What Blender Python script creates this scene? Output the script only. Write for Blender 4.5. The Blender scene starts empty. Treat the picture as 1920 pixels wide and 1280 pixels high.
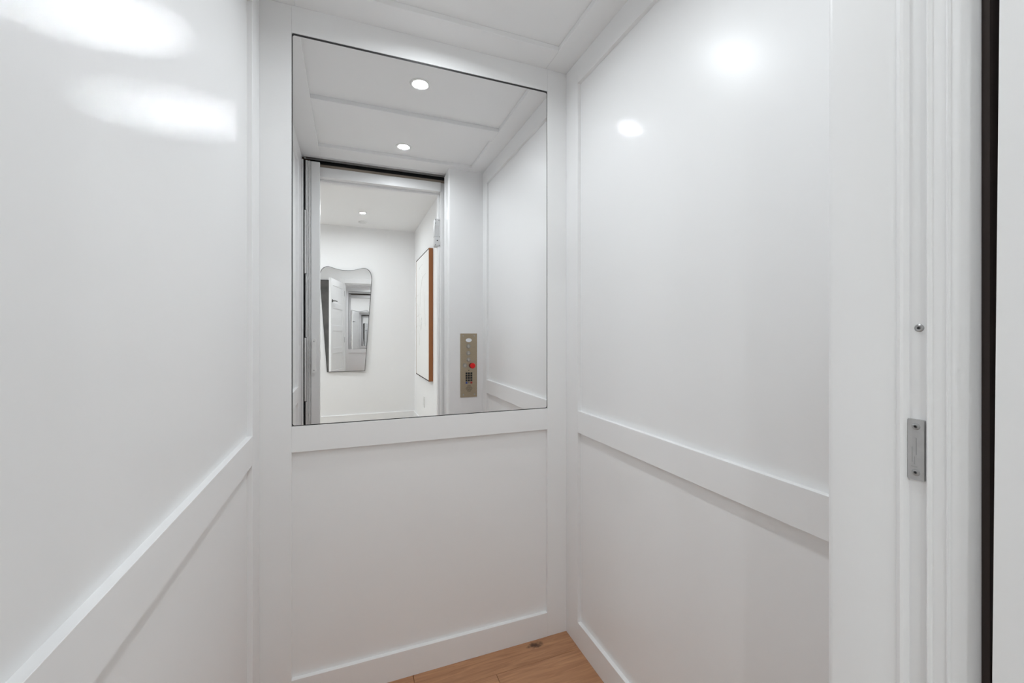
import bpy, bmesh, math, random
from mathutils import Matrix, Vector

random.seed(7)
scene = bpy.context.scene
C = scene.collection
PI = math.pi

# ------------------------------------------------------------------ camera
F_PX, YAW, HORIZON, D = 788.47, 0.3698, 623.5, 1.42
EYE = 1.1371
cam_data = bpy.data.cameras.new('camera')
cam = bpy.data.objects.new('camera', cam_data)
C.objects.link(cam)
cam.location = (0, 0, EYE)
cam.rotation_euler = (PI / 2, 0, -YAW)
cam_data.sensor_fit = 'HORIZONTAL'
cam_data.sensor_width = 36.0
cam_data.lens = F_PX / 1920 * 36.0
cam_data.shift_y = -(640 - HORIZON) / 1920
cam_data.clip_start = 0.01
scene.camera = cam

# ------------------------------------------------------------------ world, exposure
world = bpy.data.worlds.new('world')
scene.world = world
world.use_nodes = True
world.node_tree.nodes['Background'].inputs[0].default_value = (0.5, 0.5, 0.5, 1)
world.node_tree.nodes['Background'].inputs[1].default_value = 0.0   # world gives no light; hall lamps stand in for daylight
CAB_LAMP, HALL_LAMP = 2.45, 7.8      # watts of one downlight
scene.view_settings.view_transform = 'Standard'
scene.view_settings.look = 'None'
scene.view_settings.gamma = 1.0
scene.view_settings.use_curve_mapping = False
scene.view_settings.exposure = 0.11
scene.cycles.max_bounces = 10
scene.cycles.diffuse_bounces = 7
scene.cycles.glossy_bounces = 8
scene.cycles.sample_clamp_indirect = 0.0
scene.cycles.use_denoising = True
scene.cycles.use_light_tree = False


# ------------------------------------------------------------------ materials
def srgb(r, g, b):
    f = lambda v: v / 12.92 if v <= 0.04045 else ((v + 0.055) / 1.055) ** 2.4
    return (f(r / 255), f(g / 255), f(b / 255), 1)


def material(name, col, rough=0.5, metal=0.0, spec=0.5, bump=0.0, bscale=200.0, vary=0.0, vscale=3.0, stretch=None):
    m = bpy.data.materials.new(name)
    m.use_nodes = True
    nt = m.node_tree
    b = nt.nodes['Principled BSDF']
    b.inputs['Base Color'].default_value = col
    b.inputs['Roughness'].default_value = rough
    b.inputs['Metallic'].default_value = metal
    b.inputs['Specular IOR Level'].default_value = spec
    if bump or vary:
        geo = nt.nodes.new('ShaderNodeNewGeometry')
        mp = nt.nodes.new('ShaderNodeMapping')
        nt.links.new(geo.outputs['Position'], mp.inputs['Vector'])
        if stretch:
            mp.inputs['Scale'].default_value = stretch
        if bump:
            n = nt.nodes.new('ShaderNodeTexNoise')
            n.inputs['Scale'].default_value = bscale
            n.inputs['Detail'].default_value = 2
            nt.links.new(mp.outputs[0], n.inputs['Vector'])
            bm = nt.nodes.new('ShaderNodeBump')
            bm.inputs['Strength'].default_value = bump
            bm.inputs['Distance'].default_value = 0.001
            nt.links.new(n.outputs[0], bm.inputs['Height'])
            nt.links.new(bm.outputs[0], b.inputs['Normal'])
        if vary:
            n = nt.nodes.new('ShaderNodeTexNoise')
            n.inputs['Scale'].default_value = vscale
            n.inputs['Detail'].default_value = 4
            nt.links.new(mp.outputs[0], n.inputs['Vector'])
            mx = nt.nodes.new('ShaderNodeMix')
            mx.data_type = 'RGBA'
            mx.inputs[6].default_value = tuple(c * (1 - vary) for c in col[:3]) + (1,)
            mx.inputs[7].default_value = tuple(min(1, c * (1 + vary)) for c in col[:3]) + (1,)
            nt.links.new(n.outputs[0], mx.inputs[0])
            nt.links.new(mx.outputs[2], b.inputs['Base Color'])
    return m


LAMP_COL = (0.942, 1.0, 1.04)


def emitter(name, strength):
    m = bpy.data.materials.new(name)
    m.use_nodes = True
    nt = m.node_tree
    nt.nodes.clear()
    o = nt.nodes.new('ShaderNodeOutputMaterial')
    e = nt.nodes.new('ShaderNodeEmission')
    e.inputs[0].default_value = LAMP_COL + (1,)
    e.inputs[1].default_value = strength
    nt.links.new(e.outputs[0], o.inputs[0])
    return m


def wood_floor(name, dark, light):
    m = bpy.data.materials.new(name)
    m.use_nodes = True
    nt = m.node_tree
    N, L = nt.nodes.new, nt.links.new
    b = nt.nodes['Principled BSDF']
    b.inputs['Roughness'].default_value = 0.42
    geo = N('ShaderNodeNewGeometry')
    oi = N('ShaderNodeObjectInfo')
    mp = N('ShaderNodeMapping')
    mp.inputs['Scale'].default_value = (2.2, 26, 1)
    off = N('ShaderNodeVectorMath')
    off.operation = 'SCALE'
    cmb = N('ShaderNodeCombineXYZ')
    L(oi.outputs['Random'], cmb.inputs[0])
    L(oi.outputs['Random'], cmb.inputs[2])
    L(cmb.outputs[0], off.inputs[0])
    off.inputs['Scale'].default_value = 13.0
    add = N('ShaderNodeVectorMath')
    L(geo.outputs['Position'], mp.inputs['Vector'])
    L(mp.outputs[0], add.inputs[0])
    L(off.outputs[0], add.inputs[1])
    n1 = N('ShaderNodeTexNoise')
    n1.inputs['Scale'].default_value = 3.0
    n1.inputs['Detail'].default_value = 6
    n1.inputs['Distortion'].default_value = 1.2
    L(add.outputs[0], n1.inputs['Vector'])
    r = N('ShaderNodeValToRGB')
    r.color_ramp.elements[0].position = 0.3
    r.color_ramp.elements[0].color = srgb(*dark)
    r.color_ramp.elements[1].position = 0.72
    r.color_ramp.elements[1].color = srgb(*light)
    L(n1.outputs[0], r.inputs[0])
    hsv = N('ShaderNodeHueSaturation')
    mr = N('ShaderNodeMapRange')
    mr.inputs['To Min'].default_value = 0.9
    mr.inputs['To Max'].default_value = 1.08
    L(oi.outputs['Random'], mr.inputs[0])
    L(mr.outputs[0], hsv.inputs['Value'])
    L(r.outputs[0], hsv.inputs['Color'])
    # dark knot in the corner board
    sub = N('ShaderNodeVectorMath')
    sub.operation = 'SUBTRACT'
    sub.inputs[1].default_value = (0.630, 1.397, 0)
    L(geo.outputs['Position'], sub.inputs[0])
    sc = N('ShaderNodeVectorMath')
    sc.operation = 'MULTIPLY'
    sc.inputs[1].default_value = (1.0, 2.0, 0)
    L(sub.outputs[0], sc.inputs[0])
    nz = N('ShaderNodeTexNoise')
    nz.inputs['Scale'].default_value = 60
    L(geo.outputs['Position'], nz.inputs['Vector'])
    ln = N('ShaderNodeVectorMath')
    ln.operation = 'LENGTH'
    L(sc.outputs[0], ln.inputs[0])
    ma = N('ShaderNodeMath')
    ma.operation = 'MULTIPLY_ADD'
    ma.inputs[1].default_value = 0.06
    L(nz.outputs[0], ma.inputs[0])
    L(ln.outputs['Value'], ma.inputs[2])
    kr = N('ShaderNodeMapRange')
    kr.inputs['From Min'].default_value = 0.040
    kr.inputs['From Max'].default_value = 0.066
    kr.inputs['To Min'].default_value = 0.9
    kr.inputs['To Max'].default_value = 0.0
    L(ma.outputs[0], kr.inputs[0])
    mx = N('ShaderNodeMix')
    mx.data_type = 'RGBA'
    L(kr.outputs[0], mx.inputs[0])
    L(hsv.outputs[0], mx.inputs[6])
    mx.inputs[7].default_value = srgb(66, 40, 28)
    L(mx.outputs[2], b.inputs['Base Color'])
    return m


M = {}
M['paint'] = material('cab_white_paint', (0.87, 0.87, 0.87, 1), 0.31, spec=0.34)
M['ceil'] = material('cab_ceiling_paint', (0.88, 0.88, 0.88, 1), 0.45)
M['trim'] = material('door_frame_white_paint', (0.87, 0.87, 0.87, 1), 0.35, spec=0.35)
M['hall'] = material('hall_wall_paint', (0.87, 0.87, 0.87, 1), 0.65)
M['plastic'] = material('white_plastic', (0.78, 0.78, 0.77, 1), 0.35)
M['gate'] = material('gate_vinyl', (0.74, 0.74, 0.74, 1), 0.38)
M['alu'] = material('brushed_aluminium', (0.72, 0.72, 0.72, 1), 0.32, metal=1.0)
M['steel'] = material('zinc_plate', (0.50, 0.50, 0.50, 1), 0.45, metal=0.55, vary=0.12, vscale=160)
M['screw'] = material('screw_steel', (0.42, 0.42, 0.42, 1), 0.35, metal=0.8)
M['lockmetal'] = material('pale_lock_metal', (0.62, 0.62, 0.62, 1), 0.4, metal=0.3)
M['dark'] = material('dark_edge', (0.035, 0.035, 0.035, 1), 0.5)
M['black'] = material('black_plastic_and_shade', (0.012, 0.012, 0.014, 1), 0.4)
M['shaft'] = material('raw_brown_framing', srgb(88, 66, 52), 0.85, vary=0.35, vscale=9, stretch=(1, 1, 0.3))
M['shaftdark'] = material('dark_brown_cab_edge', srgb(42, 31, 27), 0.8, vary=0.2, vscale=14)
M['rawedge'] = material('weathered_wood_edge', srgb(150, 138, 126), 0.85, vary=0.3, vscale=12, stretch=(0.5, 1, 1))
M['mirror'] = material('mirror_glass', (0.93, 0.93, 0.93, 1), 0.0, metal=1.0)
M['bronze'] = material('bronze_brushed_plate', srgb(172, 158, 136), 0.38, metal=0.75, vary=0.10, vscale=40, stretch=(1, 1, 5))
M['chrome'] = material('satin_button', srgb(190, 184, 174), 0.28, metal=0.85)
M['display'] = material('display_window', (0.85, 0.88, 0.92, 1), 0.2)
M['red'] = material('red_button', srgb(225, 22, 20), 0.3)
M['redkey'] = material('red_key', srgb(168, 52, 48), 0.4)
M['bluekey'] = material('blue_key', srgb(60, 82, 150), 0.4)
M['floor'] = wood_floor('oak_floor', (160, 114, 82), (192, 144, 106))
M['palefloor'] = wood_floor('paled_oak_floor', (178, 166, 150), (206, 196, 182))  # hall oak paled so its bounced light stays neutral
M['frame'] = material('warm_wood_frame', srgb(150, 92, 48), 0.5, vary=0.25, vscale=10, stretch=(1, 1, 0.15))
M['canvas'] = material('white_plaster_canvas', (0.83, 0.825, 0.81, 1), 0.8, bump=0.5, bscale=30)
M['relief'] = material('pale_grey_relief', (0.72, 0.71, 0.69, 1), 0.8)
M['darkpanel'] = material('mottled_charcoal_panel', (0.12, 0.115, 0.11, 1), 0.7, vary=0.7, vscale=6)
M['knob'] = material('dark_door_handle', (0.09, 0.085, 0.08, 1), 0.35, metal=0.9)
M['lens'] = emitter('downlight_lens', 4.0)


# ------------------------------------------------------------------ helpers
LOCAL = set()


def wmat(o):
    return wmat(o.parent) @ o.matrix_parent_inverse @ o.matrix_basis if o.parent else o.matrix_basis.copy()


def link(o, parent=None):
    C.objects.link(o)
    if parent is not None:
        o.parent = parent
        top = parent
        while top.parent:
            top = top.parent
        if top.name not in LOCAL:
            o.matrix_parent_inverse = wmat(parent).inverted()
    return o


def obj(name, bm, mat, parent=None, smooth=False):
    bmesh.ops.recalc_face_normals(bm, faces=bm.faces)
    me = bpy.data.meshes.new(name)
    bm.to_mesh(me)
    bm.free()
    me.materials.append(M[mat] if isinstance(mat, str) else mat)
    if smooth:
        for p in me.polygons:
            p.use_smooth = True
        me.set_sharp_from_angle(angle=math.radians(35))
    return link(bpy.data.objects.new(name, me), parent)


def tag(o, label, cat=None, group=None, kind=None):
    o['label'] = label
    if cat:
        o['category'] = cat
    if group:
        o['group'] = group
    if kind:
        o['kind'] = kind
    return o


def thing(name, label, cat, loc, rot=(0, 0, 0), group=None, local=False, kind=None):
    o = bpy.data.objects.new(name, None)
    o.empty_display_size = 0.05
    o.location = loc
    o.rotation_euler = rot
    C.objects.link(o)
    if local:
        LOCAL.add(o.name)
    return tag(o, label, cat, group, kind)


def add_box(bm, x, y, z):
    vs = [bm.verts.new((a, b, c)) for a in x for b in y for c in z]
    for f in ((0, 1, 3, 2), (4, 6, 7, 5), (0, 4, 5, 1), (2, 3, 7, 6), (0, 2, 6, 4), (1, 5, 7, 3)):
        bm.faces.new([vs[i] for i in f])
    return vs


def box(name, x, y, z, mat, parent=None, bevel=0.0012):
    bm = bmesh.new()
    add_box(bm, x, y, z)
    if bevel:
        bmesh.ops.bevel(bm, geom=bm.edges[:] + bm.verts[:], offset=bevel, segments=1, affect='EDGES')
    return obj(name, bm, mat, parent)


def boxes(name, lst, mat, parent=None):
    bm = bmesh.new()
    for b in lst:
        add_box(bm, *b)
    return obj(name, bm, mat, parent)


def prism(name, pts, z0, z1, mat, parent=None, smooth=True):
    """outline in XY extruded along Z"""
    bm = bmesh.new()
    lo = [bm.verts.new((x, y, z0)) for x, y in pts]
    hi = [bm.verts.new((x, y, z1)) for x, y in pts]
    n = len(pts)
    for i in range(n):
        bm.faces.new((lo[i], lo[(i + 1) % n], hi[(i + 1) % n], hi[i]))
    bm.faces.new(lo)
    bm.faces.new(hi)
    return obj(name, bm, mat, parent, smooth)


def plate(name, pts, y0, y1, mat, parent=None, smooth=False):
    """outline in XZ extruded along Y"""
    bm = bmesh.new()
    lo = [bm.verts.new((x, y0, z)) for x, z in pts]
    hi = [bm.verts.new((x, y1, z)) for x, z in pts]
    n = len(pts)
    for i in range(n):
        bm.faces.new((lo[i], lo[(i + 1) % n], hi[(i + 1) % n], hi[i]))
    bm.faces.new(lo)
    bm.faces.new(hi)
    return obj(name, bm, mat, parent, smooth)


def lathe(name, prof, centre, axis, mat, parent=None, seg=32):
    """prof: (radius, height) pairs, turned about axis through centre"""
    q = Vector((0, 0, 1)).rotation_difference(Vector(axis)).to_matrix()
    bm = bmesh.new()
    rings = []
    for r, h in prof:
        if r < 1e-6:
            rings.append([bm.verts.new(Vector(centre) + q @ Vector((0, 0, h)))])
        else:
            rings.append([bm.verts.new(Vector(centre) + q @ Vector((r * math.cos(2 * PI * i / seg), r * math.sin(2 * PI * i / seg), h))) for i in range(seg)])
    for a, b in zip(rings, rings[1:]):
        for i in range(seg):
            j = (i + 1) % seg
            vs = [a[i % len(a)], a[j % len(a)], b[j % len(b)], b[i % len(b)]]
            u = []
            for v in vs:
                if v not in u:
                    u.append(v)
            if len(u) > 2:
                bm.faces.new(u)
    return obj(name, bm, mat, parent, True)


def rrect(x0, x1, z0, z1, r, n=5):
    pts = []
    for cx, cz, a0 in ((x1 - r, z1 - r, 0), (x0 + r, z1 - r, 90), (x0 + r, z0 + r, 180), (x1 - r, z0 + r, 270)):
        for i in range(n + 1):
            a = math.radians(a0 + 90 * i / n)
            pts.append((cx + r * math.cos(a), cz + r * math.sin(a)))
    return pts


def arc(cx, cy, r, a0, a1, n=6):
    return [(cx + r * math.cos(math.radians(a0 + (a1 - a0) * i / n)), cy + r * math.sin(math.radians(a0 + (a1 - a0) * i / n))) for i in range(n + 1)]


def struct(o, label):
    o['kind'] = 'structure'
    o['label'] = label
    return o


# ------------------------------------------------------------------ dimensions (metres)
XL, XR = -0.2457, 0.7720          # faces of the boards on the side walls
TH = 0.0135                        # board thickness
YB = D                             # face of the boards on the back wall
YF = 0.350                         # inner face of the front return
YOUT = 0.2066                      # outer edge of the cab
STEP = 0.018                       # depth of the recessed ceiling panels
ZC = 2.123                         # underside of the ceiling boards
Z_TOP, Z_RT, Z_RB, Z_BASE = 2.0405, 0.8543, 0.7755, 0.0888
MX0, MX1 = -0.1612, 0.6884         # mirror / back panel sides
XJ = 0.557                         # face of the cab door jamb
XH0, XH1, ZH = -0.165, 0.543, 2.030   # hoistway door opening
HL = 2.5                           # hall depth behind the camera
XHR, XHL, ZHC = 0.765, -2.6, 2.394

# ------------------------------------------------------------------ cab floor
fl = struct(box('floor', (XL - 0.03, XR + 0.03), (0.200, YB + 0.03), (-0.05, -0.016), 'shaft', None, 0), 'warm brown oak plank floor of the elevator cab')
edges = [YB + 0.018, 1.3245, 1.1345, 0.9445, 0.7545, 0.5645, 0.3745, 0.2068]
joints = [[0.1985], [0.4575], [0.02], [0.62], [0.25], [0.5], [0.1]]
for (y1, y0), js in zip(zip(edges, edges[1:]), joints):
    xs = [XL - 0.018] + js + [XR + 0.018]
    for x0, x1 in zip(xs, xs[1:]):
        box('plank', (x0 + 0.0005, x1 - 0.0005), (y0 + 0.0005, y1 - 0.0005), (-0.016, 0), 'floor', fl, 0.001)

# ------------------------------------------------------------------ cab back wall
wb = struct(box('wall_back', (XL - 0.05, XR + 0.05), (YB + TH + 0.004, YB + 0.05), (-0.05, 2.16), 'paint', None, 0), 'white panelled back wall of the elevator cab around the mirror')
box('panel', (MX0 - 0.01, MX1 + 0.01), (YB + TH, YB + TH + 0.004), (Z_BASE - 0.02, Z_RB + 0.01), 'paint', wb, 0)
box('panel', (MX0 - 0.01, MX1 + 0.01), (YB + TH, YB + TH + 0.004), (Z_RT - 0.01, Z_TOP + 0.01), 'paint', wb, 0)
box('stile', (XL - TH, MX0), (YB, YB + TH + 0.004), (0, ZC), 'paint', wb)
box('stile', (MX1 + 0.0045, XR + TH), (YB, YB + TH + 0.004), (0, ZC), 'paint', wb)
box('top_rail', (MX0, MX1 + 0.0045), (YB, YB + TH + 0.004), (Z_TOP, ZC), 'paint', wb, 0.0006)
box('middle_rail', (MX0, MX1 + 0.0045), (YB, YB + TH + 0.004), (Z_RB, Z_RT), 'paint', wb, 0.0006)
box('bottom_rail', (MX0, MX1 + 0.0045), (YB, YB + TH + 0.004), (0, Z_BASE), 'paint', wb, 0.0006)

# ------------------------------------------------------------------ cab side walls


def side_wall(name, xf, s, y_back, y_front, label):
    xp = xf + s * TH
    o = struct(box(name, sorted((xp + s * 0.004, xp + s * 0.03)), (0.212, YB + TH), (-0.05, 2.16), 'paint', None, 0), label)
    xb = sorted((xf, xp + s * 0.004))
    xq = sorted((xp, xp + s * 0.004))
    box('panel', xq, (y_front - 0.01, y_back + 0.01), (Z_RT - 0.01, Z_TOP + 0.01), 'paint', o, 0)
    box('panel', xq, (y_front - 0.01, y_back + 0.01), (Z_BASE - 0.01, Z_RB + 0.01), 'paint', o, 0)
    box('stile', xb, (y_back, YB), (0, ZC), 'paint', o)
    box('stile', xb, (0.215 if s < 0 else YF, y_front), (0, ZC), 'paint', o)
    box('top_rail', xb, (y_front, y_back), (Z_TOP, ZC), 'paint', o, 0.0006)
    box('middle_rail', xb, (y_front, y_back), (Z_RB, Z_RT), 'paint', o, 0.0006)
    box('bottom_rail', xb, (y_front, y_back), (0, Z_BASE), 'paint', o, 0.0006)
    return o


side_wall('wall_right', XR, 1, 1.3338, 0.425, 'white panelled right wall of the elevator cab beside the strike plate jamb')
side_wall('wall_left', XL, -1, 1.3286, 0.395, 'white panelled left wall of the elevator cab')

# ------------------------------------------------------------------ cab ceiling
ce = struct(box('ceiling', (XL - 0.05, XR + 0.05), (0.212, YB + 0.05), (ZC + STEP, 2.17), 'ceil', None, 0), 'white cab ceiling with two recessed panels split by a cross board')
CX0, CX1 = -0.152, 0.686
box('border_board', (XL - TH, CX0), (0.212, YB + TH), (ZC, ZC + STEP + 0.0005), 'ceil', ce)
box('border_board', (CX1, XR + TH), (0.212, YB + TH), (ZC, ZC + STEP + 0.0005), 'ceil', ce)
box('border_board', (CX0, CX1), (1.3155, YB + TH), (ZC, ZC + STEP + 0.0005), 'ceil', ce)
box('border_board', (CX0, CX1), (0.212, 0.397), (ZC, ZC + STEP + 0.0005), 'ceil', ce)
box('cross_board', (CX0, CX1), (0.785, 0.887), (ZC, ZC + STEP + 0.0005), 'ceil', ce)

# ------------------------------------------------------------------ cab front return with the gate channel
r = 0.010
pts = [(XR + 0.04, YF), (XR + 0.04, 0.2795), (XJ + 0.0008, 0.2795), (XJ + 0.0008, 0.288), (XJ, 0.2895)] + arc(XJ + r, YF - r, r, 180, 90, 6)
wf = struct(prism('wall_front', pts, 0, ZC, 'paint'), 'white front return wall of the cab holding the control panel')
# gate channel: bead, shallow groove, lip, bullnosed outer edge
pts = [(XR + 0.04, 0.2795), (XJ + 0.0008, 0.2795)]
pts += [(XJ + dx, yy) for dx, yy in ((0.0008, 0.2768), (-0.0015, 0.2745), (-0.0026, 0.2720), (-0.0015, 0.2695), (0.0018, 0.2676), (0.0048, 0.2670), (0.0050, 0.2530), (0.0035, 0.2518), (-0.0006, 0.2505), (-0.0022, 0.2490), (-0.0006, 0.2470), (0.0012, 0.2462), (0.0014, 0.2357), (-0.0004, 0.2350), (-0.0010, 0.2340), (-0.0002, 0.2330), (0.0016, 0.2324))]
pts += arc(XJ + 0.0016 + 0.018, 0.2322, 0.018, 180, 252, 10)
ys = pts[-1]
pts += [(XR + 0.04, ys[1])]
prism('gate_channel', pts, 0, ZC - 0.012, 'paint', wf)
box('outer_edge', (XJ + 0.0135, XR + 0.04), (0.2095, ys[1]), (0, ZC), 'shaftdark', wf, 0)

# ------------------------------------------------------------------ hoistway wall and hall shell
hw = struct(boxes('wall_hall_elevator', [((XHL, XH0 - 0.04), (0.08, 0.165), (0, ZHC)), ((XH1 + 0.042, XHR), (0.08, 0.165), (0, ZHC)), ((XH0 - 0.04, XH1 + 0.042), (0.08, 0.165), (ZH + 0.057, ZHC))], 'hall'), 'white hallway wall around the elevator door opening')
boxes('shaft_face', [((XHL, XH0 - 0.04), (0.1655, 0.192), (0, 2.6)), ((XH1 + 0.042, XHR + 0.2), (0.1655, 0.192), (0, 2.6))], 'shaft', hw)
box('shaft_face', (XH0 - 0.04, XH1 + 0.042), (0.1655, 0.190), (ZH + 0.072, 2.6), 'black', hw, 0)  # black colour paints in the shade of the shaft gap
box('header_edge', (XH0 - 0.04, XH1 + 0.042), (0.1655, 0.195), (ZH + 0.0575, ZH + 0.0715), 'rawedge', hw, 0)
struct(box('wall_hall_far', (XHL - 0.1, XHR + 0.1), (-HL - 0.1, -HL), (0, ZHC), 'hall', None, 0), 'white hallway end wall behind the wavy-topped mirror')
struct(box('wall_hall_right', (XHR, XHR + 0.1), (-HL, 0.165), (0, ZHC), 'hall', None, 0), 'white hallway side wall carrying the framed white artwork')
struct(box('wall_hall_left', (XHL - 0.1, XHL), (-HL, 0.165), (0, ZHC), 'hall', None, 0), 'white wall closing the far left end of the hallway')
struct(box('ceiling_hall', (XHL - 0.1, XHR + 0.1), (-HL - 0.1, 0.165), (ZHC, ZHC + 0.08), 'hall', None, 0), 'plain white hallway ceiling')
fh = struct(box('floor_hall', (XHL - 0.1, XHR + 0.1), (-HL - 0.1, 0.190), (-0.05, -0.016), 'shaft', None, 0), 'hallway plank floor, paled to keep bounced light neutral')
rng = random.Random(3)
y = 0.190
while y > -HL + 0.02:
    y0 = max(y - 0.19, -HL)
    x = XHL
    cut = XHL + rng.uniform(0.5, 1.6)
    while x < XHR - 0.01:
        x1 = min(cut, XHR)
        if XHR - x1 < 0.2:
            x1 = XHR
        box('plank', (x + 0.0005, x1 - 0.0005), (y0 + 0.0005, y - 0.0005), (-0.016, 0), 'palefloor', fh, 0.001)
        x = x1
        cut = x + rng.uniform(1.1, 1.8)
    y = y0
BH = 0.168
struct(box('baseboard_hall_far', (XHL, XHR), (-HL, -HL + 0.015), (0, BH), 'trim', None, 0.003), 'white baseboard along the hallway end wall')
struct(box('baseboard_hall_right', (XHR - 0.015, XHR), (-HL + 0.015, 0.06), (0, BH), 'trim', None, 0.003), 'white baseboard along the hallway wall under the artwork')
struct(box('baseboard_hall_left', (XHL, XHL + 0.015), (-HL + 0.015, 0.08), (0, BH), 'trim', None, 0.003), 'white baseboard at the left end of the hallway')
struct(box('baseboard_hall_elevator', (XHL + 0.015, XH0 - 0.10), (0.065, 0.08), (0, BH), 'trim', None, 0.003), 'white baseboard beside the open elevator door')

# hoistway door frame
tf = thing('trim_1', 'white painted door frame of the elevator opening', None, (0.19, 0.12, 0), kind='structure')
bm = bmesh.new()
vs = add_box(bm, (XH1, XH1 + 0.042), (0.08, 0.196), (0, ZH + 0.057))
for v in bm.verts:
    if v.co.y > 0.19:
        v.co.y = 0.1955 - 0.0074 * (v.co.z - EYE)
obj('jamb', bm, 'trim', tf)
box('jamb', (XH0 - 0.04, XH0), (0.08, 0.196), (0, ZH + 0.057), 'trim', tf)
box('head', (XH0, XH1), (0.08, 0.196), (ZH, ZH + 0.057), 'trim', tf)
box('stop', (XH1 - 0.011, XH1), (0.118, 0.152), (0, ZH), 'trim', tf, 0.002)
box('stop', (XH0, XH0 + 0.008), (0.118, 0.152), (0, ZH), 'trim', tf, 0.002)
box('stop', (XH0 + 0.008, XH1 - 0.011), (0.118, 0.152), (ZH - 0.012, ZH), 'trim', tf, 0.002)
box('casing', (XH1 + 0.006, XH1 + 0.09), (0.062, 0.08), (0, ZH + 0.09), 'trim', tf, 0.003)
box('casing', (XH0 - 0.09, XH0 - 0.006), (0.062, 0.08), (0, ZH + 0.09), 'trim', tf, 0.003)
box('casing', (XH0 - 0.006, XH1 + 0.006), (0.062, 0.08), (ZH + 0.006, ZH + 0.09), 'trim', tf, 0.003)

# ------------------------------------------------------------------ big cab mirror
mi = thing('wall_mirror', 'large rectangular frameless mirror set into the back wall', 'mirror', (0.264, YB, Z_RT))
plate('dark_edge', rrect(MX0 + 0.0005, MX1 + 0.004, Z_RT + 0.0005, Z_TOP - 0.0005, 0.006), YB + 0.0015, YB + 0.012, 'dark', mi)
plate('glass', rrect(MX0 + 0.0028, MX1 + 0.0015, Z_RT + 0.003, Z_TOP - 0.0070, 0.006), YB + 0.0005, YB + 0.0014, 'mirror', mi)

# ------------------------------------------------------------------ downlights


def downlight(name, x, y, z, power, spread, ro, ri, label, group):
    t = thing(name, label, 'light', (x, y, z), group=group)
    lathe('trim_ring', [(ri, 0.0005), (ri, -0.0015), (ri + 0.004, -0.004), (ro - 0.002, -0.003), (ro, 0.0)], (x, y, z), (0, 0, 1), 'plastic', t)
    lathe('lens', [(0, -0.0012), (ri, -0.0012)], (x, y, z), (0, 0, 1), 'lens', t, 24)
    ld = bpy.data.lights.new('downlight_lamp', 'AREA')
    ld.shape = 'DISK'
    ld.size = 2 * ri - 0.002
    ld.spread = math.radians(spread)
    ld.color = LAMP_COL
    ld.energy = power
    lo = bpy.data.objects.new('downlight_lamp', ld)
    lo.location = (x, y, z - 0.002)
    link(lo, t)
    return t


CS, HS = 162, 175
downlight('recessed_light', 0.268, 1.124, ZC + STEP, CAB_LAMP, CS, 0.042, 0.029, 'round downlight in the cab ceiling panel nearest the mirror', 'cab ceiling downlights')
downlight('recessed_light', 0.2745, 0.513, ZC + STEP, CAB_LAMP, CS, 0.042, 0.029, 'round downlight in the cab ceiling panel by the door', 'cab ceiling downlights')
downlight('recessed_light', 0.134, -1.84, ZHC, HALL_LAMP * 0.5, HS, 0.046, 0.027, 'round hallway downlight seen in the mirror above the wavy-topped mirror', 'hall downlights')
downlight('recessed_light', 0.134, -0.62, ZHC, HALL_LAMP * 0.45, HS, 0.046, 0.027, 'added unseen fill downlight just outside the elevator opening', 'hall downlights')  # fill lamp added out of view to brighten the lower cab
downlight('recessed_light', -1.05, -1.84, ZHC, HALL_LAMP * 1.7, HS, 0.046, 0.027, 'added unseen hall lamp beyond the open door, for light from the left', 'hall downlights')  # unseen lamp added in place of likely daylight from the left
downlight('recessed_light', -2.05, -1.30, ZHC, HALL_LAMP * 1.7, HS, 0.046, 0.027, 'added unseen hall lamp nearest the left end wall, for light from the left', 'hall downlights')  # second added lamp, also unseen, brightens the left of the hall
t = thing('smoke_detector', 'small flat white disc on the hallway ceiling beside the downlight', 'detector', (0.145, -2.22, ZHC))
lathe('body', [(0.045, 0), (0.045, -0.008), (0.038, -0.014), (0.012, -0.015), (0, -0.015)], (0.145, -2.22, ZHC), (0, 0, 1), 'plastic', t)
lathe('grille', [(0.030, -0.013), (0.028, -0.0165), (0.024, -0.0165), (0.022, -0.013)], (0.145, -2.22, ZHC), (0, 0, 1), 'gate', t)

# ------------------------------------------------------------------ accordion gate
ga = thing('accordion_gate', 'white folded accordion gate stacked at the left side of the door opening', 'gate', (-0.2, 0.23, 0))
box('wall_post', (XL + 0.0004, -0.2362), (0.209, 0.250), (0.01, 2.10), 'gate', ga, 0.001)
box('gap_shade', (-0.2361, -0.2302), (0.210, 0.246), (0.01, 2.10), 'black', ga, 0)  # black strip paints in the shade of the gap beside the post
zs = [0.03, 0.40, 0.755, 1.11, 1.465, 1.82, 2.098]
for i, (z0, z1) in enumerate(zip(zs, zs[1:])):
    dx = 0.004 if i % 2 else 0.0
    h = box('hinge_strip', (-0.2298 + dx, -0.2205 + dx * 0.2), (0.209, 0.253 - dx), (z0 + 0.001, z1 - 0.001), 'alu', ga, 0.0015)
for k, x in enumerate((-0.2195, -0.2140, -0.2085, -0.2030)):
    box('fold', (x, x + 0.0046), (0.209, 0.247 - 0.004 * (k % 2)), (0.02, 2.098), 'gate', ga, 0.0018)
lead = box('lead_post', (-0.1975, -0.1525), (0.224, 0.246), (0.02, 2.096), 'gate', ga, 0.002)
box('fold', (-0.1970, -0.1580), (0.209, 0.222), (0.02, 2.096), 'gate', ga, 0.002)
hp = []
for i in range(25):
    t_ = i / 24
    z = 0.912 + t_ * 0.193
    w = 0.0105 + 0.0016 * math.cos(t_ * 4 * PI) if 0.08 < t_ < 0.92 else 0.0118 * math.sqrt(max(0.05, 1 - ((abs(t_ - 0.5) - 0.42) / 0.085) ** 2))
    hp.append((w, z))
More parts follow.
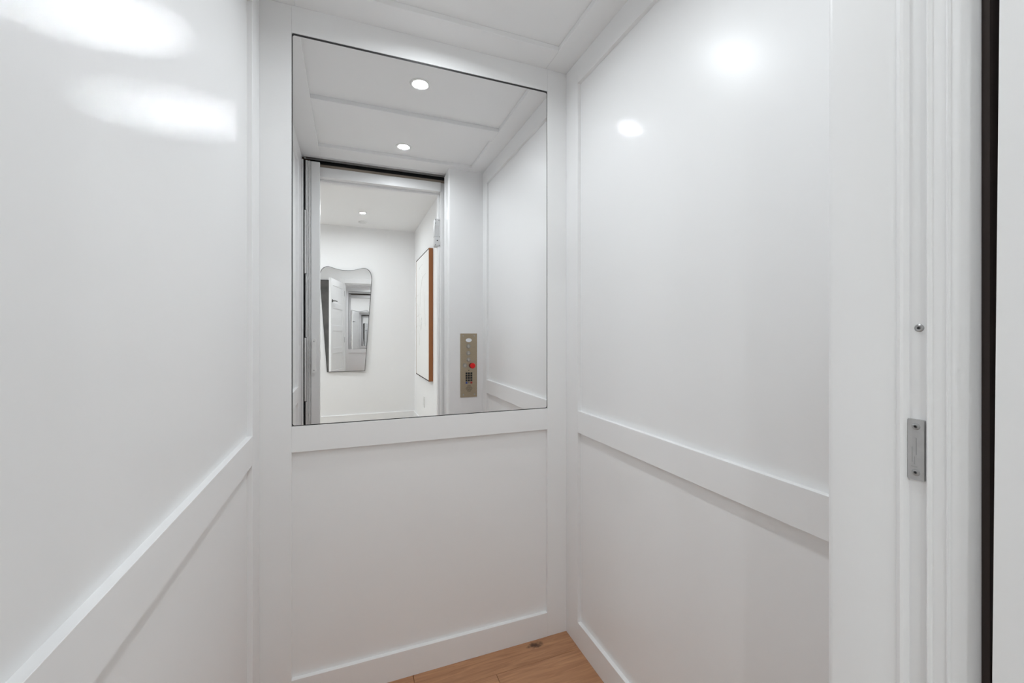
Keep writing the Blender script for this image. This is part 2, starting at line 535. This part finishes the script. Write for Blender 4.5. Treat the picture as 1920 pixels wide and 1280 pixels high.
out = [(-0.1815 + w, z) for w, z in hp] + [(-0.1815 - w, z) for w, z in reversed(hp)]
ho = plate('handle', out, 0.246, 0.263, 'plastic', ga)
for z in (0.928, 1.089):
    lathe('handle_screw', [(0, 0.0012), (0.003, 0.0010), (0.0035, 0)], (-0.1815, 0.263, z), (0, 1, 0), 'screw', ho, 12)
box('latch', (-0.1525, -0.1492), (0.227, 0.243), (0.985, 1.030), 'plastic', ga, 0.001)

tr = thing('gate_track', 'slim grey metal gate track under the cab ceiling above the opening', 'track', (0.155, 0.234, ZC))
boxes('channel', [((XL + 0.012, XJ + 0.002), (0.214, 0.219), (ZC - 0.008, ZC)), ((XL + 0.012, XJ + 0.002), (0.250, 0.255), (ZC - 0.009, ZC)), ((XL + 0.012, XJ + 0.002), (0.219, 0.250), (ZC - 0.003, ZC))], 'alu', tr)
box('slot', (XL + 0.02, XJ), (0.224, 0.245), (ZC - 0.006, ZC - 0.003), 'screw', tr, 0)

# ------------------------------------------------------------------ strike plate and screw on the jamb
sp = thing('strike_plate', 'small grey metal strike plate screwed to the white jamb', 'plate', (XJ, 0.2605, 0.983))


def plate_yz(name, y0, y1, z0, z1, r, x0, x1, mat, parent):
    bm = bmesh.new()
    pts = rrect(y0, y1, z0, z1, r)
    lo = [bm.verts.new((x0, a, b)) for a, b in pts]
    hi = [bm.verts.new((x1, a, b)) for a, b in pts]
    n = len(pts)
    for i in range(n):
        bm.faces.new((lo[i], lo[(i + 1) % n], hi[(i + 1) % n], hi[i]))
    bm.faces.new(lo)
    bm.faces.new(hi)
    return obj(name, bm, mat, parent)


plate_yz('plate', 0.2532, 0.2672, 0.9815, 1.0455, 0.0012, XJ + 0.0015, XJ + 0.005, 'steel', sp)
for z in (0.9895, 1.0380):
    s_ = lathe('screw', [(0, 0.0004), (0.0012, 0.0004), (0.0016, 0.0012), (0.0032, 0.0008), (0.0036, 0)], (XJ + 0.0015, 0.2600, z), (-1, 0, 0), 'screw', sp, 20)
    lathe('socket', [(0, 0.0010), (0.0011, 0.0010)], (XJ + 0.0015, 0.2600, z), (-1, 0, 0), 'black', s_, 12)
boxes('stamped_mark', [((XJ + 0.0012, XJ + 0.0016), (0.2596, 0.2601), (1.008, 1.026)), ((XJ + 0.0012, XJ + 0.0016), (0.2630, 0.2634), (1.000, 1.016)), ((XJ + 0.0012, XJ + 0.0016), (0.2612, 0.2615), (0.998, 1.006)), ((XJ + 0.0012, XJ + 0.0016), (0.2590, 0.2640), (0.9950, 0.9958))], 'screw', sp)
sw = thing('jamb_screw', 'single small round screw head on the jamb above the strike plate', 'screw', (XJ + 0.005, 0.2588, 1.142))
lathe('head', [(0, 0.0012), (0.0012, 0.0012), (0.0030, 0.0016), (0.0040, 0.0008), (0.0042, 0)], (XJ + 0.005, 0.2588, 1.142), (-1, 0, 0), 'screw', sw, 20)
lathe('socket', [(0, 0.0017), (0.0013, 0.0017)], (XJ + 0.005, 0.2588, 1.142), (-1, 0, 0), 'black', sw, 12)

# ------------------------------------------------------------------ control panel (faces the mirror)
cp = thing('control_panel', 'tall brushed bronze elevator control panel with buttons and keypad', 'control panel', (0.681, YF, 0.744))
plate('faceplate', rrect(0.629, 0.7335, 0.744, 1.132, 0.0015), YF, YF + 0.003, 'bronze', cp)
yp = YF + 0.003


def oval(cx, cz, rx, rz, n=28):
    return [(cx + rx * math.cos(2 * PI * i / n), cz + rz * math.sin(2 * PI * i / n)) for i in range(n)]


plate('display', oval(0.681, 1.0915, 0.0190, 0.0115), yp, yp + 0.0012, 'display', cp)
for x, z in ((0.646, 1.1175), (0.7155, 1.1175), (0.648, 0.7595), (0.718, 0.7595)):
    lathe('screw', [(0, 0.0010), (0.0030, 0.0010), (0.0040, 0)], (x, yp, z), (0, 1, 0), 'screw', cp, 16)
for x, z in ((0.6795, 1.054), (0.6795, 1.012), (0.6805, 0.9727), (0.6575, 0.9375)):
    b_ = lathe('button', [(0.0085, 0.0), (0.0085, 0.0045), (0.0075, 0.0055), (0.004, 0.0050), (0, 0.0048)], (x, yp, z), (0, 1, 0), 'chrome', cp, 28)
    lathe('ring', [(0.0092, 0.0), (0.0100, 0.0030), (0.0122, 0.0030), (0.0128, 0)], (x, yp, z), (0, 1, 0), 'screw', b_, 28)
b_ = lathe('stop_button', [(0.0095, 0.0), (0.0095, 0.010), (0.0165, 0.012), (0.0170, 0.018), (0.0150, 0.0215), (0.008, 0.0230), (0, 0.0232)], (0.7015, yp, 0.9363), (0, 1, 0), 'red', cp, 32)
b_['label'] = 'red mushroom stop button'
lathe('collar', [(0.0100, 0.0), (0.0125, 0.004), (0.0165, 0.004), (0.0172, 0)], (0.7015, yp, 0.9363), (0, 1, 0), 'black', b_, 28)
lathe('indicator', [(0, 0.001), (0.0025, 0.001), (0.003, 0)], (0.682, yp, 0.9075), (0, 1, 0), 'black', cp, 12)
kx, kz = (0.6672, 0.6822, 0.6974), (0.8896, 0.8755, 0.8612, 0.8470)
for z in kz:
    for x in kx:
        box('key', (x - 0.0058, x + 0.0058), (yp, yp + 0.003), (z - 0.0056, z + 0.0056), 'black', cp, 0.001)
box('key', (kx[0] - 0.0058, kx[0] + 0.0058), (yp, yp + 0.003), (0.8326 - 0.0056, 0.8326 + 0.0056), 'bluekey', cp, 0.001)['label'] = 'blue key'
box('key', (kx[2] - 0.0058, kx[2] + 0.0058), (yp, yp + 0.003), (0.8326 - 0.0056, 0.8326 + 0.0056), 'redkey', cp, 0.001)['label'] = 'red key'
lathe('indicator', [(0, 0.001), (0.0020, 0.001), (0.0025, 0)], (kx[1], yp, 0.8326), (0, 1, 0), 'black', cp, 12)
bm = bmesh.new()
for i in range(-4, 5):
    z = 0.797 + i * 0.0046
    hw_ = math.sqrt(max(0, 0.021 ** 2 - (i * 0.0046) ** 2))
    n = max(1, int(hw_ / 0.0032))
    for j in range(-n, n + 1):
        if (i + j) % 2 == 0:
            add_box(bm, (0.6835 + j * 0.0032 - 0.0014, 0.6835 + j * 0.0032 + 0.0014), (yp, yp + 0.0006), (z - 0.0013, z + 0.0013))
obj('speaker_holes', bm, 'black', cp)['kind'] = 'stuff'

# ------------------------------------------------------------------ door interlock on the frame
il = thing('door_interlock', 'pale grey metal lock box high on the right door frame', 'lock', (0.527, 0.14, 1.687))
XI0 = 0.5095
bd = plate('body', rrect(XI0 + 0.003, XH1 - 0.0005, 1.690, 1.867, 0.004), 0.105, 0.155, 'lockmetal', il)
box('cover', (XI0, XH1 - 0.006), (0.112, 0.157), (1.752, 1.826), 'alu', il, 0.002)
box('cover', (XI0 + 0.001, XH1 - 0.004), (0.112, 0.158), (1.694, 1.748), 'lockmetal', il, 0.003)
lathe('keyhole', [(0, 0.001), (0.0035, 0.001), (0.0042, 0)], (0.5275, 0.158, 1.727), (0, 1, 0), 'black', il, 16)
for x, z in ((0.516, 1.860), (0.538, 1.858), (0.516, 1.838), (0.516, 1.699), (0.540, 1.697), (0.541, 1.752)):
    lathe('screw', [(0, 0.0014), (0.0022, 0.0012), (0.0026, 0)], (x, 0.158 if z < 1.75 else 0.156, z), (0, 1, 0), 'black', il, 10)

# ------------------------------------------------------------------ wavy hall mirror
hm = thing('shaped_mirror', 'tapered hallway wall mirror with a wavy top and thin dark rim', 'mirror', (-0.030, -HL + 0.021, 0.68), (math.radians(0.4), 0, math.radians(1.1)), local=True)
half = [(0.0, 1.193), (0.07, 1.197), (0.13, 1.212), (0.175, 1.226), (0.205, 1.229), (0.235, 1.219), (0.262, 1.196), (0.279, 1.160), (0.286, 1.115), (0.284, 1.06), (0.276, 0.94), (0.262, 0.75), (0.243, 0.48), (0.225, 0.22), (0.2085, 0.0)]


def catmull(p, n=4):
    o = []
    for i in range(len(p) - 1):
        a, b, c, d = p[max(i - 1, 0)], p[i], p[i + 1], p[min(i + 2, len(p) - 1)]
        if i == 0:
            a = (-p[1][0], p[1][1])
        for k in range(n):
            t = k / n
            o.append(tuple(0.5 * (2 * b[j] + (c[j] - a[j]) * t + (2 * a[j] - 5 * b[j] + 4 * c[j] - d[j]) * t * t + (3 * b[j] - a[j] - 3 * c[j] + d[j]) * t ** 3) for j in (0, 1)))
    o.append(p[-1])
    return o


cur = catmull(half)
outline = cur + [(-x, z) for x, z in reversed(cur[1:])]


def inset(p, e):
    c = (0, 0.62)
    return [(x - math.copysign(min(abs(x), e), x), z - e if z > 1.0 else (z + e if z < 0.01 else z)) for x, z in p]


plate('rim', outline, -0.012, 0.0, 'dark', hm)
plate('glass', inset(outline, 0.0045), 0.0001, 0.0012, 'mirror', hm)

# ------------------------------------------------------------------ framed white artwork
ar = thing('framed_artwork', 'large white textured canvas in a thin brown wood frame', 'artwork', (XHR, -1.677, 0.66))
AY0, AY1, AZ0, AZ1 = -2.094, -1.262, 0.662, 1.962
XF = XHR - 0.042
box('canvas', (XF + 0.0015, XHR - 0.004), (AY0 + 0.005, AY1 - 0.007), (AZ0 + 0.008, AZ1 - 0.008), 'canvas', ar, 0.002)
for ya, yb in ((AY0, AY0 + 0.004), (AY1 - 0.006, AY1)):
    box('frame_side', (XF, XHR - 0.001), (ya, yb), (AZ0, AZ1), 'frame', ar, 0.001)
for za, zb in ((AZ0, AZ0 + 0.007), (AZ1 - 0.007, AZ1)):
    box('frame_side', (XF, XHR - 0.001), (AY0 + 0.004, AY1 - 0.006), (za, zb), 'shaftdark', ar, 0.001)['label'] = 'dark frame edge'


def stroke(pts, w):
    bm = bmesh.new()
    P = catmull(pts, 6)
    ring = []
    for i, (yv, zv) in enumerate(P):
        k = math.sin(PI * (i + 0.6) / (len(P) + 0.2))
        ring.append([bm.verts.new((XF + 0.0017, yv - w * k, zv)), bm.verts.new((XF - 0.0010, yv, zv)), bm.verts.new((XF + 0.0017, yv + w * k, zv))])
    for a, b in zip(ring, ring[1:]):
        bm.faces.new((a[0], a[1], b[1], b[0]))
        bm.faces.new((a[1], a[2], b[2], b[1]))
        bm.faces.new((a[2], a[0], b[0], b[2]))
    return obj('relief_stroke', bm, 'relief', ar, True)


stroke([(-1.62, 1.86), (-1.66, 1.72), (-1.75, 1.60), (-1.80, 1.42)], 0.006)
stroke([(-1.86, 1.56), (-1.88, 1.40), (-1.84, 1.26), (-1.78, 1.18)], 0.006)
stroke([(-1.72, 1.34), (-1.70, 1.24), (-1.76, 1.16), (-1.74, 1.24), (-1.70, 1.30)], 0.008)
stroke([(-1.80, 1.22), (-1.82, 1.10), (-1.86, 1.00)], 0.007)
stroke([(-1.46, 1.74), (-1.50, 1.48), (-1.47, 1.20)], 0.005)

# ------------------------------------------------------------------ outlet
ou = thing('wall_outlet', 'small white outlet plate low on the hallway wall below the artwork', 'outlet', (XHR, -1.78, 0.325))
plate_yz('cover', -1.815, -1.745, 0.325, 0.440, 0.004, XHR - 0.006, XHR, 'plastic', ou)
for z in (0.352, 0.394):
    plate_yz('socket', -1.797, -1.763, z, z + 0.030, 0.006, XHR - 0.0075, XHR - 0.006, 'gate', ou)

# ------------------------------------------------------------------ panel in place of an unclear dark area by the open door
dc = thing('dark_area_panel', 'tall dark mottled panel in place of an unclear dark area beyond the open door', 'artwork', (-0.795, 0.08, 0.45))
box('canvas', (-1.20, -0.39), (0.045, 0.079), (0.45, 2.07), 'darkpanel', dc, 0.003)
for xa, xb in ((-1.208, -1.20), (-0.39, -0.382)):
    box('frame_side', (xa, xb), (0.040, 0.079), (0.442, 2.078), 'black', dc, 0.001)
for za, zb in ((0.442, 0.45), (2.07, 2.078)):
    box('frame_side', (-1.20, -0.39), (0.040, 0.079), (za, zb), 'black', dc, 0.001)

# ------------------------------------------------------------------ open hoistway door (hinged left, swung into the hall)
DW, DH = 0.735, 2.02
hx, hy = -0.192, 0.052
ang = math.atan2(-0.72, -0.155)
do = thing('door_1', 'white panelled elevator door standing open into the hallway', None, (hx, hy, 0.006), (0, 0, ang), local=True, kind='structure')
box('stile', (0, 0.10), (-0.0175, 0.0175), (0, DH), 'trim', do, 0.002)
box('stile', (DW - 0.10, DW), (-0.0175, 0.0175), (0, DH), 'trim', do, 0.002)
rz = [(0, 0.16), (0.47, 0.56), (0.83, 0.92), (1.19, 1.28), (1.55, 1.64), (1.91, DH)]
for a, b in rz:
    box('rail', (0.10, DW - 0.10), (-0.0175, 0.0175), (a, b), 'trim', do, 0.002)
for (a, b), (c, d) in zip(rz, rz[1:]):
    box('panel', (0.10, DW - 0.10), (-0.0095, 0.0095), (b, c), 'trim', do, 0)
k = lathe('lever_handle', [(0.024, 0), (0.024, 0.006), (0.009, 0.009), (0.009, 0.045), (0, 0.047)], (DW - 0.055, 0.0175, 1.66), (0, 1, 0), 'knob', do, 24)
box('lever', (DW - 0.17, DW - 0.045), (0.054, 0.066), (1.652, 1.668), 'knob', k, 0.003)
lathe('rosette', [(0.024, 0), (0.024, 0.006), (0, 0.008)], (DW - 0.055, -0.0175, 1.66), (0, -1, 0), 'knob', do, 24)
for z in (0.22, 1.0, 1.80):
    lathe('hinge', [(0, 0), (0.006, 0), (0.006, 0.09), (0, 0.09)], (-0.003, 0.0235, z), (0, 0, 1), 'lockmetal', do, 14)
